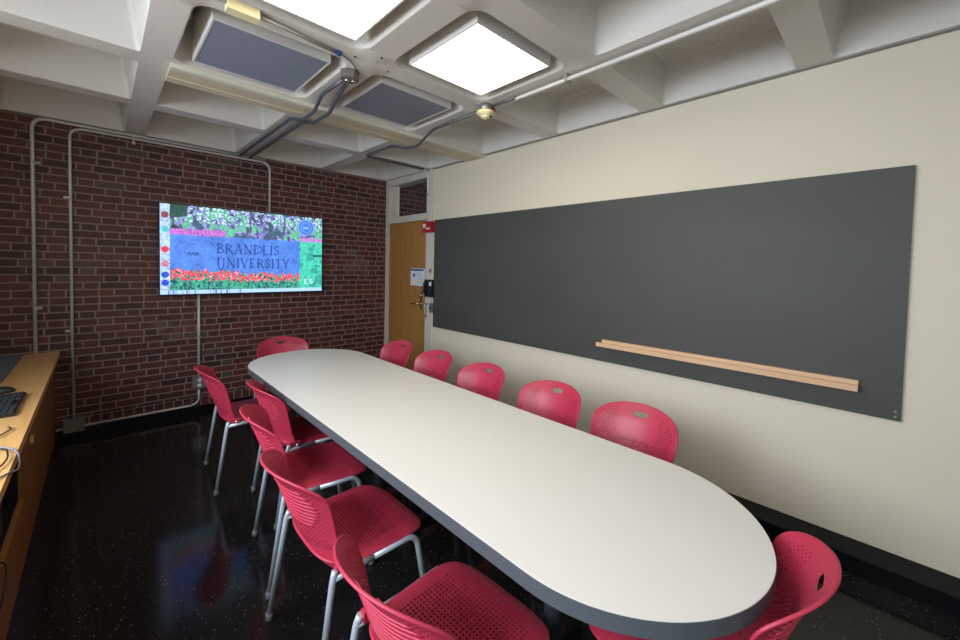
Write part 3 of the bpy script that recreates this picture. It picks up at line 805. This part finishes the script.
def stroke(bm, pts, w_, ox, oz, s, y):
    for (x0, z0), (x1, z1) in zip(pts, pts[1:]):
        d = Vector((x1-x0, z1-z0)); L = d.length or 1; nx, nz = -d.y/L*w_/2, d.x/L*w_/2; ex, ez = d.x/L*w_*.3, d.y/L*w_*.3
        bm.faces.new([bm.verts.new((ox+s*a, y, oz+s*b)) for a, b in ((x0+nx-ex, z0+nz-ez), (x1+nx+ex, z1+nz+ez), (x1-nx+ex, z1-nz+ez), (x0-nx-ex, z0-nz-ez))])
def word(bm, text, u0, u1, vb, vt, y=-.0008):
    h = (vb-vt)*2*TH; oz = TH-vb*2*TH
    tot = sum(GL[c][0] for c in text)+.12*(len(text)-1)
    sx = (u1-u0)*2*TW/(tot*h); x = -TW+u0*2*TW
    for c in text:
        wd, st = GL[c]
        sub = bmesh.new()
        for s in st:
            if s[0] == 's':
                pts = [(.46, .80), (.38, .95), (.24, .99), (.11, .88), (.10, .72), (.22, .58), (.38, .46), (.48, .30), (.42, .08), (.26, .01), (.10, .08), (.06, .24)]
                stroke(sub, pts, .11, 0, 0, 1, 0)
            elif s[0] == 'a':
                p0, p1, p2 = Vector(s[1:3]), Vector(s[3:5]), Vector(s[5:7]); q = p1*2-(p0+p2)/2
                pts = [tuple((1-t_)**2*p0+2*t_*(1-t_)*q+t_*t_*p2) for t_ in [k/10 for k in range(11)]]
                stroke(sub, pts, .10, 0, 0, 1, 0)
            else:
                stroke(sub, [s[1:3], s[3:5]], .15 if s[0] == 'k' else .08, 0, 0, 1, 0)
                for (a, b) in (s[1:3], s[3:5]):
                    if b in (0, 1): stroke(sub, [(a-.11, b*.95+.025), (a+.11, b*.95+.025)], .05, 0, 0, 1, 0)
        for v in sub.verts: v.co = Vector((x+v.co.x*h*sx, y, oz+v.co.z*h))
        tmp = bpy.data.meshes.new('tmp'); sub.to_mesh(tmp); sub.free(); bm.from_mesh(tmp); bpy.data.meshes.remove(tmp)
        x += (wd+.12)*h*sx
bm = bmesh.new(); word(bm, 'BRANDEIS', .296, .685, .525, .410); word(bm, 'UNIVERSITY', .296, .755, .695, .580)
obj('sign_lettering', bm, emis('sign lettering', (.025, .06, .26)), scr)
bm = bmesh.new(); word(bm, 'ES', .865, .93, .90, .84); obj('corner_lettering', bm, emis('pale lettering', (.6, .8, .8)), scr)
def rings(bm, u, v, rs, wd):
    cx, cz_ = -TW+u*2*TW, TH-v*2*TH
    for r in rs:
        k = 36; a = [bm.verts.new((cx+r*math.cos(2*PI*i/k), -.0008, cz_+r*math.sin(2*PI*i/k))) for i in range(k)]
        b = [bm.verts.new((cx+(r-wd)*math.cos(2*PI*i/k), -.0008, cz_+(r-wd)*math.sin(2*PI*i/k))) for i in range(k)]
        for i in range(k): bm.faces.new((a[i], a[(i+1) % k], b[(i+1) % k], b[i]))
bm = bmesh.new(); rings(bm, .167, .555, (.125, .085), .005); obj('seal_rings', bm, emis('seal rings', (.10, .22, .70)), scr)
def glyphs(name, u, v, s, m):
    bm = bmesh.new(); cx, cz_ = -TW+u*2*TW, TH-v*2*TH
    for k in (-1, 0, 1):
        for q in ((k*s-.012*s/.03, k*s-.006*s/.03, -s*.5, s*.45), (k*s+.005*s/.03, k*s+.011*s/.03, -s*.5, s*.45), (k*s-.012*s/.03, k*s+.011*s/.03, s*.2, s*.5)):
            bm.faces.new([bm.verts.new(p) for p in ((cx+q[0], -.001, cz_+q[2]), (cx+q[1], -.001, cz_+q[2]), (cx+q[1], -.001, cz_+q[3]), (cx+q[0], -.001, cz_+q[3]))])
    obj(name, bm, m, scr)
glyphs('seal_characters', .167, .545, .030, emis('seal black', (.002, .004, .02)))
bm = bmesh.new(); rings(bm, .878, .14, (.088, .058), .006); obj('badge_rings', bm, emis('badge rings', (.20, .40, .85)), scr)
glyphs('badge_characters', .878, .15, .022, emis('badge characters', (.35, .6, .8)))
